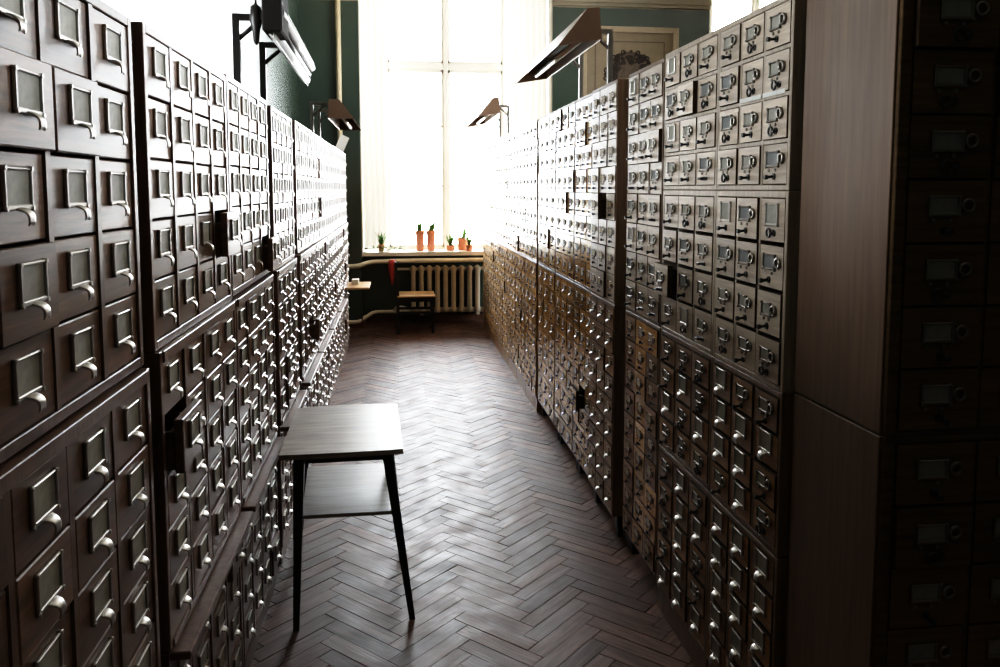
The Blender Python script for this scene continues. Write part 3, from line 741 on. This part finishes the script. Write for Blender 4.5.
# ------------------------------------------------------------------ strip lamps on posts over the aisle
def lamp(label, side, y0, y1, ys, xpost, zbase, style, yaw=0.0, hp=.30):
    """side: +1 lamp leans toward -x (right row), -1 leans toward +x (left row)"""
    t = thing('strip_lamp', label, 'lamp', (xpost, ys[0], zbase), 0, 'strip lamps on posts above the cabinets')
    s = -side
    def q(dx, y, z): return (s*(dx+yaw*max(0, min(1, (y-y0)/(y1-y0)))), y-ys[0], z-zbase)
    zt = zbase+hp
    if style == 'hood':
        sec = [(.335, zt-.145), (.195, zt+.03), (.140, zt+.035), (.125, zt-.11)] if hp > .26 else [(.303, zt-.122), (.200, zt+.012), (.125, zt+.016), (.115, zt-.118)]
        hm, im = M['bronze'], M['bronze']
    else:
        sec = [(.215, zt-.025), (.150, zt+.015), (.140, zt-.08), (.180, zt-.140)]
        hm, im = M['lamp_dark'], M['lamp_white']
    b = MB(); th = .004
    cx = sum(p[0] for p in sec)/4; cz = sum(p[1] for p in sec)/4
    inn = [(p[0]+(cx-p[0])*.05, p[1]+(cz-p[1])*.05) for p in sec]
    for k in range(3):
        b.poly([q(sec[k][0], y0, sec[k][1]), q(sec[k+1][0], y0, sec[k+1][1]), q(sec[k+1][0], y1, sec[k+1][1]), q(sec[k][0], y1, sec[k][1])])
        b.poly([q(inn[k][0], y0, inn[k][1]), q(inn[k+1][0], y0, inn[k+1][1]), q(inn[k+1][0], y1, inn[k+1][1]), q(inn[k][0], y1, inn[k][1])], 1)
    for k in (0, 3): b.poly([q(sec[k][0], y0, sec[k][1]), q(inn[k][0], y0, inn[k][1]), q(inn[k][0], y1, inn[k][1]), q(sec[k][0], y1, sec[k][1])])
    b.build('lamp_shade', [hm, im], t)
    for y, d in ((y0, .006), (y1, -.006)):
        b = MB(); pts0 = [q(p[0], y, p[1]) for p in sec]; pts1 = [q(p[0], y+d, p[1]) for p in sec]
        b.poly(pts0); b.poly(pts1)
        for k in range(4): b.poly([pts0[k], pts0[(k+1) % 4], pts1[(k+1) % 4], pts1[k]])
        b.build('end_cap', hm, t)
    if style == 'hood':
        b = MB(); b.tube([q(.215, y0+.06, zt-.105), q(.215, y1-.10, zt-.105)], .014); b.build('fluorescent_tube', M['tube'], t)
        b = MB(); b.box(min(s*.15, s*.19), max(s*.15, s*.19), y0+.06-ys[0], y1-.06-ys[0], zt-.03-zbase, zt+.022-zbase); b.build('ballast', M['lamp_dark'], t)
    else:
        for (dx, z) in ((.200, zt-.050), (.175, zt-.112)):
            b = MB(); b.tube([q(dx, y0+.03, z), q(dx, y1-.03, z)], .019, 0, 12); b.build('fluorescent_tube', M['tube'], t)
        b = MB(); b.tube([q(.186, y0+.02, zt-.082), q(.186, y1-.02, zt-.082)], .012, 0, 8); b.build('ballast', M['lamp_dark'], t)
        b = MB(); b.box(min(s*.147, s*.214), max(s*.147, s*.214), y0-.02-ys[0], y0+.16-ys[0], zt-.125-zbase, zt+.03-zbase, 0, .006); b.build('end_box', M['soot'], t)
        b = MB(); b.lathe([(.004, -.11), (.010, -.10), (.014, -.06), (.022, -.03), (.018, .02), (.006, .03)], q(.118, y0+.05, zt-.05), 10); b.build('plug', M['lamp_dark'], t)
        b = MB(); b.tube([q(.118, y0+.05, zt-.03), q(.118, y0+.05, zt+.2), q(.118, y0+.05, ZC-.002)], .004, 0, 8); b.build('power_cable', M['lamp_dark'], t)
    pm = M['lamp_dark'] if style != 'hood' else M['lamp_post']
    for y in ys:
        b = MB(); r = .0135 if style != 'hood' else .012
        b.box(-r, r, y-r-ys[0], y+r-ys[0], .006, zt-zbase); b.box(-.035, .035, y-.035-ys[0], y+.035-ys[0], 0, .007)
        b.build('post', pm, t)
        b = MB(); r = .011; ax = .145
        b.box(min(0, s*ax), max(0, s*ax), y-r-ys[0], y+r-ys[0], zt-zbase-.024, zt-zbase); 
        b.build('arm', pm, t)
        b = MB(); b.tube([(0, y-ys[0], zt-zbase-.10), (s*.10, y-ys[0], zt-zbase-.012)], .009, 0, 8); b.build('brace', pm, t)
    return t
lamp('large brown strip lamp on two posts above the right cabinets, nearest the camera', 1, 3.74, 5.12, (4.07, 4.72), 1.08, 2.150, 'hood')
lamp('distant brown strip lamp on the right cabinets, in front of the bright window', 1, 7.45, 8.82, (7.85, 8.50), 1.08, 2.150, 'hood')
lamp('black strip lamp with white tubes above the left cabinets, nearest the camera', -1, 2.92, 4.30, (3.24, 3.85), -.60, 2.010, 'box', -.028)
lamp('distant brown strip lamp on the left cabinets, in front of the green wall', -1, 5.92, 7.15, (5.98, 6.50), -.60, 2.010, 'hood', 0, .255)

# ------------------------------------------------------------------ small things
b = MB(); b.box(-.045, .045, -.004, .004, 0, .17); o = b.build('card', M['card_white'])
o.location = (-.575, 8.25, 2.012); o.rotation_euler = (0, .42, .3); tag(o, 'white card leaning up on the far end of the left cabinets', 'card')
b = MB(); b.box(0, .20, 0, .46, 0, .035, 0, .004); o = b.build('folder', M['black_wood']); o.location = (1.12, 3.60, 2.1475); o.rotation_euler = (0, 0, 0)
tag(o, 'dark flat folder lying on top of the right cabinets', 'folder')
b = MB(); b.box(0, .07, 0, .10, 0, .05, 0, .003); o = b.build('card_box', M['card_white']); o.location = (-.465, 8.22, .679); tag(o, 'small white box standing on the pulled out writing board', 'box', -.05)

# framed drawing on the far wall
t = thing('framed_picture', 'large framed brown portrait drawing on the far green wall', 'picture', (2.79, YP, 2.95))
b = MB(); X, Z0, Z1, fw = .60, -.75, .62, .07
for x0, x1, z0, z1 in ((-X, -X+fw, Z0, Z1), (X-fw, X, Z0, Z1), (-X+fw, X-fw, Z0, Z0+fw), (-X+fw, X-fw, Z1-fw, Z1)): b.box(x0, x1, -.035, -.002, z0, z1, 0, .004)
b.build('frame', M['cream_frame'], t)
b = MB(); b.box(-X+.05, X-.05, -.014, -.004, Z0+.05, Z1-.05); m_ = b.build('mount', M['mount'], t)
b = MB()
x1, z0, z1 = X-.17, Z0+.17, Z1-.17
for a in ((-x1, -x1+.012, z0, z1), (x1-.012, x1, z0, z1), (-x1, x1, z0, z0+.012), (-x1, x1, z1-.012, z1)): b.box(a[0], a[1], -.0165, -.0135, a[2], a[3])
b.build('border_line', M['ink_mid'], m_)
def disc(b, x, z, rx, rz, y, n=18, m=0): b.poly([(x+rx*math.cos(2*PI*k/n), y, z+rz*math.sin(2*PI*k/n)) for k in range(n)], m)
b = MB(); rnd = random.Random(4)
disc(b, 0, .06, .30, .27, -.0150, 24, 1)
for k in range(110):
    a = rnd.uniform(-.3, PI+.3); r = rnd.uniform(.15, .30); x, z = r*1.02*math.cos(a), .06+r*.92*math.sin(a)
    b.torus((x, -.0155, z), rnd.uniform(.010, .028), .008, 'y', 12, 4, 0)
disc(b, 0, -.20, .155, .22, -.0165, 24, 2); disc(b, 0, -.50, .30, .14, -.0148, 20, 1)
for sx in (-1, 1):
    disc(b, sx*.06, -.14, .022, .010, -.0172, 12, 0); disc(b, sx*.06, -.105, .035, .006, -.0172, 12, 0)
disc(b, 0, -.22, .016, .03, -.0172, 12, 1); disc(b, 0, -.285, .04, .010, -.0172, 12, 0)
b.build('drawing', [M['ink'], M['ink_mid'], M['skin_wash']], m_)

# ------------------------------------------------------------------ light: overcast sky through the windows
w = bpy.data.worlds.new('sky'); sc.world = w; w.use_nodes = True
nt = w.node_tree; bg = nt.nodes['Background']
tc = nt.nodes.new('ShaderNodeTexCoord'); sp = nt.nodes.new('ShaderNodeSeparateXYZ'); cr_ = nt.nodes.new('ShaderNodeValToRGB')
mr = nt.nodes.new('ShaderNodeMapRange'); mr.inputs['From Min'].default_value = -.4; mr.inputs['From Max'].default_value = .8
nt.links.new(tc.outputs['Generated'], sp.inputs[0]); nt.links.new(sp.outputs['Z'], mr.inputs['Value']); nt.links.new(mr.outputs[0], cr_.inputs['Fac'])
e = cr_.color_ramp.elements; e[0].color = (.78,.78,.74,1); e[0].position = .2; e[1].color = (.90,.95,1.0,1); e[1].position = .42
nt.links.new(cr_.outputs['Color'], bg.inputs['Color']); bg.inputs['Strength'].default_value = 28.0
for i, a in enumerate((W1, W2)):
    l = bpy.data.lights.new('window_portal', 'AREA'); l.shape = 'RECTANGLE'; l.size = a[1]-a[0]; l.size_y = ZH-ZS; l.cycles.is_portal = True
    o = bpy.data.objects.new('window_portal', l); COL.objects.link(o); o.location = ((a[0]+a[1])/2, YW+.30, (ZS+ZH)/2); o.rotation_euler = (-PI/2, 0, 0)
for ya, yb in ADDED_SIDE_W:
    l = bpy.data.lights.new('window_portal', 'AREA'); l.shape = 'RECTANGLE'; l.size = 3.35; l.size_y = yb-ya; l.cycles.is_portal = True
    o = bpy.data.objects.new('window_portal', l); COL.objects.link(o); o.location = (XR+.22, (ya+yb)/2, 2.575); o.rotation_euler = (0, PI/2, 0)

l = bpy.data.lights.new('window_portal', 'AREA'); l.shape = 'RECTANGLE'; l.size = HI[3]-HI[2]; l.size_y = HI[1]-HI[0]; l.cycles.is_portal = True
o = bpy.data.objects.new('window_portal', l); COL.objects.link(o); o.location = (XL-.20, (HI[0]+HI[1])/2, (HI[2]+HI[3])/2); o.rotation_euler = (0, -PI/2, 0)
# ------------------------------------------------------------------ camera
cam = bpy.data.cameras.new('camera'); co = bpy.data.objects.new('camera', cam); COL.objects.link(co)
co.location = (0, 0, 1.65); co.rotation_euler = (math.radians(90-5.028), 0, math.radians(-7.246))
cam.sensor_fit = 'HORIZONTAL'; cam.sensor_width = 36.0; cam.lens = 807*36/1000; cam.shift_y = -.0745; cam.clip_start = .02
sc.camera = co
sc.view_settings.view_transform = 'Standard'
sc.view_settings.exposure = 0.0
sc.view_settings.use_curve_mapping = True
cv = sc.view_settings.curve_mapping; c = cv.curves[3]
for x, y in ((.018, .0125), (.07, .071), (.25, .32), (.6, .78)): c.points.new(x, y)
cv.update()
sc.cycles.max_bounces = 10; sc.cycles.diffuse_bounces = 5; sc.cycles.glossy_bounces = 5; sc.cycles.transparent_max_bounces = 12
sc.cycles.caustics_reflective = False; sc.cycles.caustics_refractive = False
sc.cycles.sample_clamp_indirect = 8.0
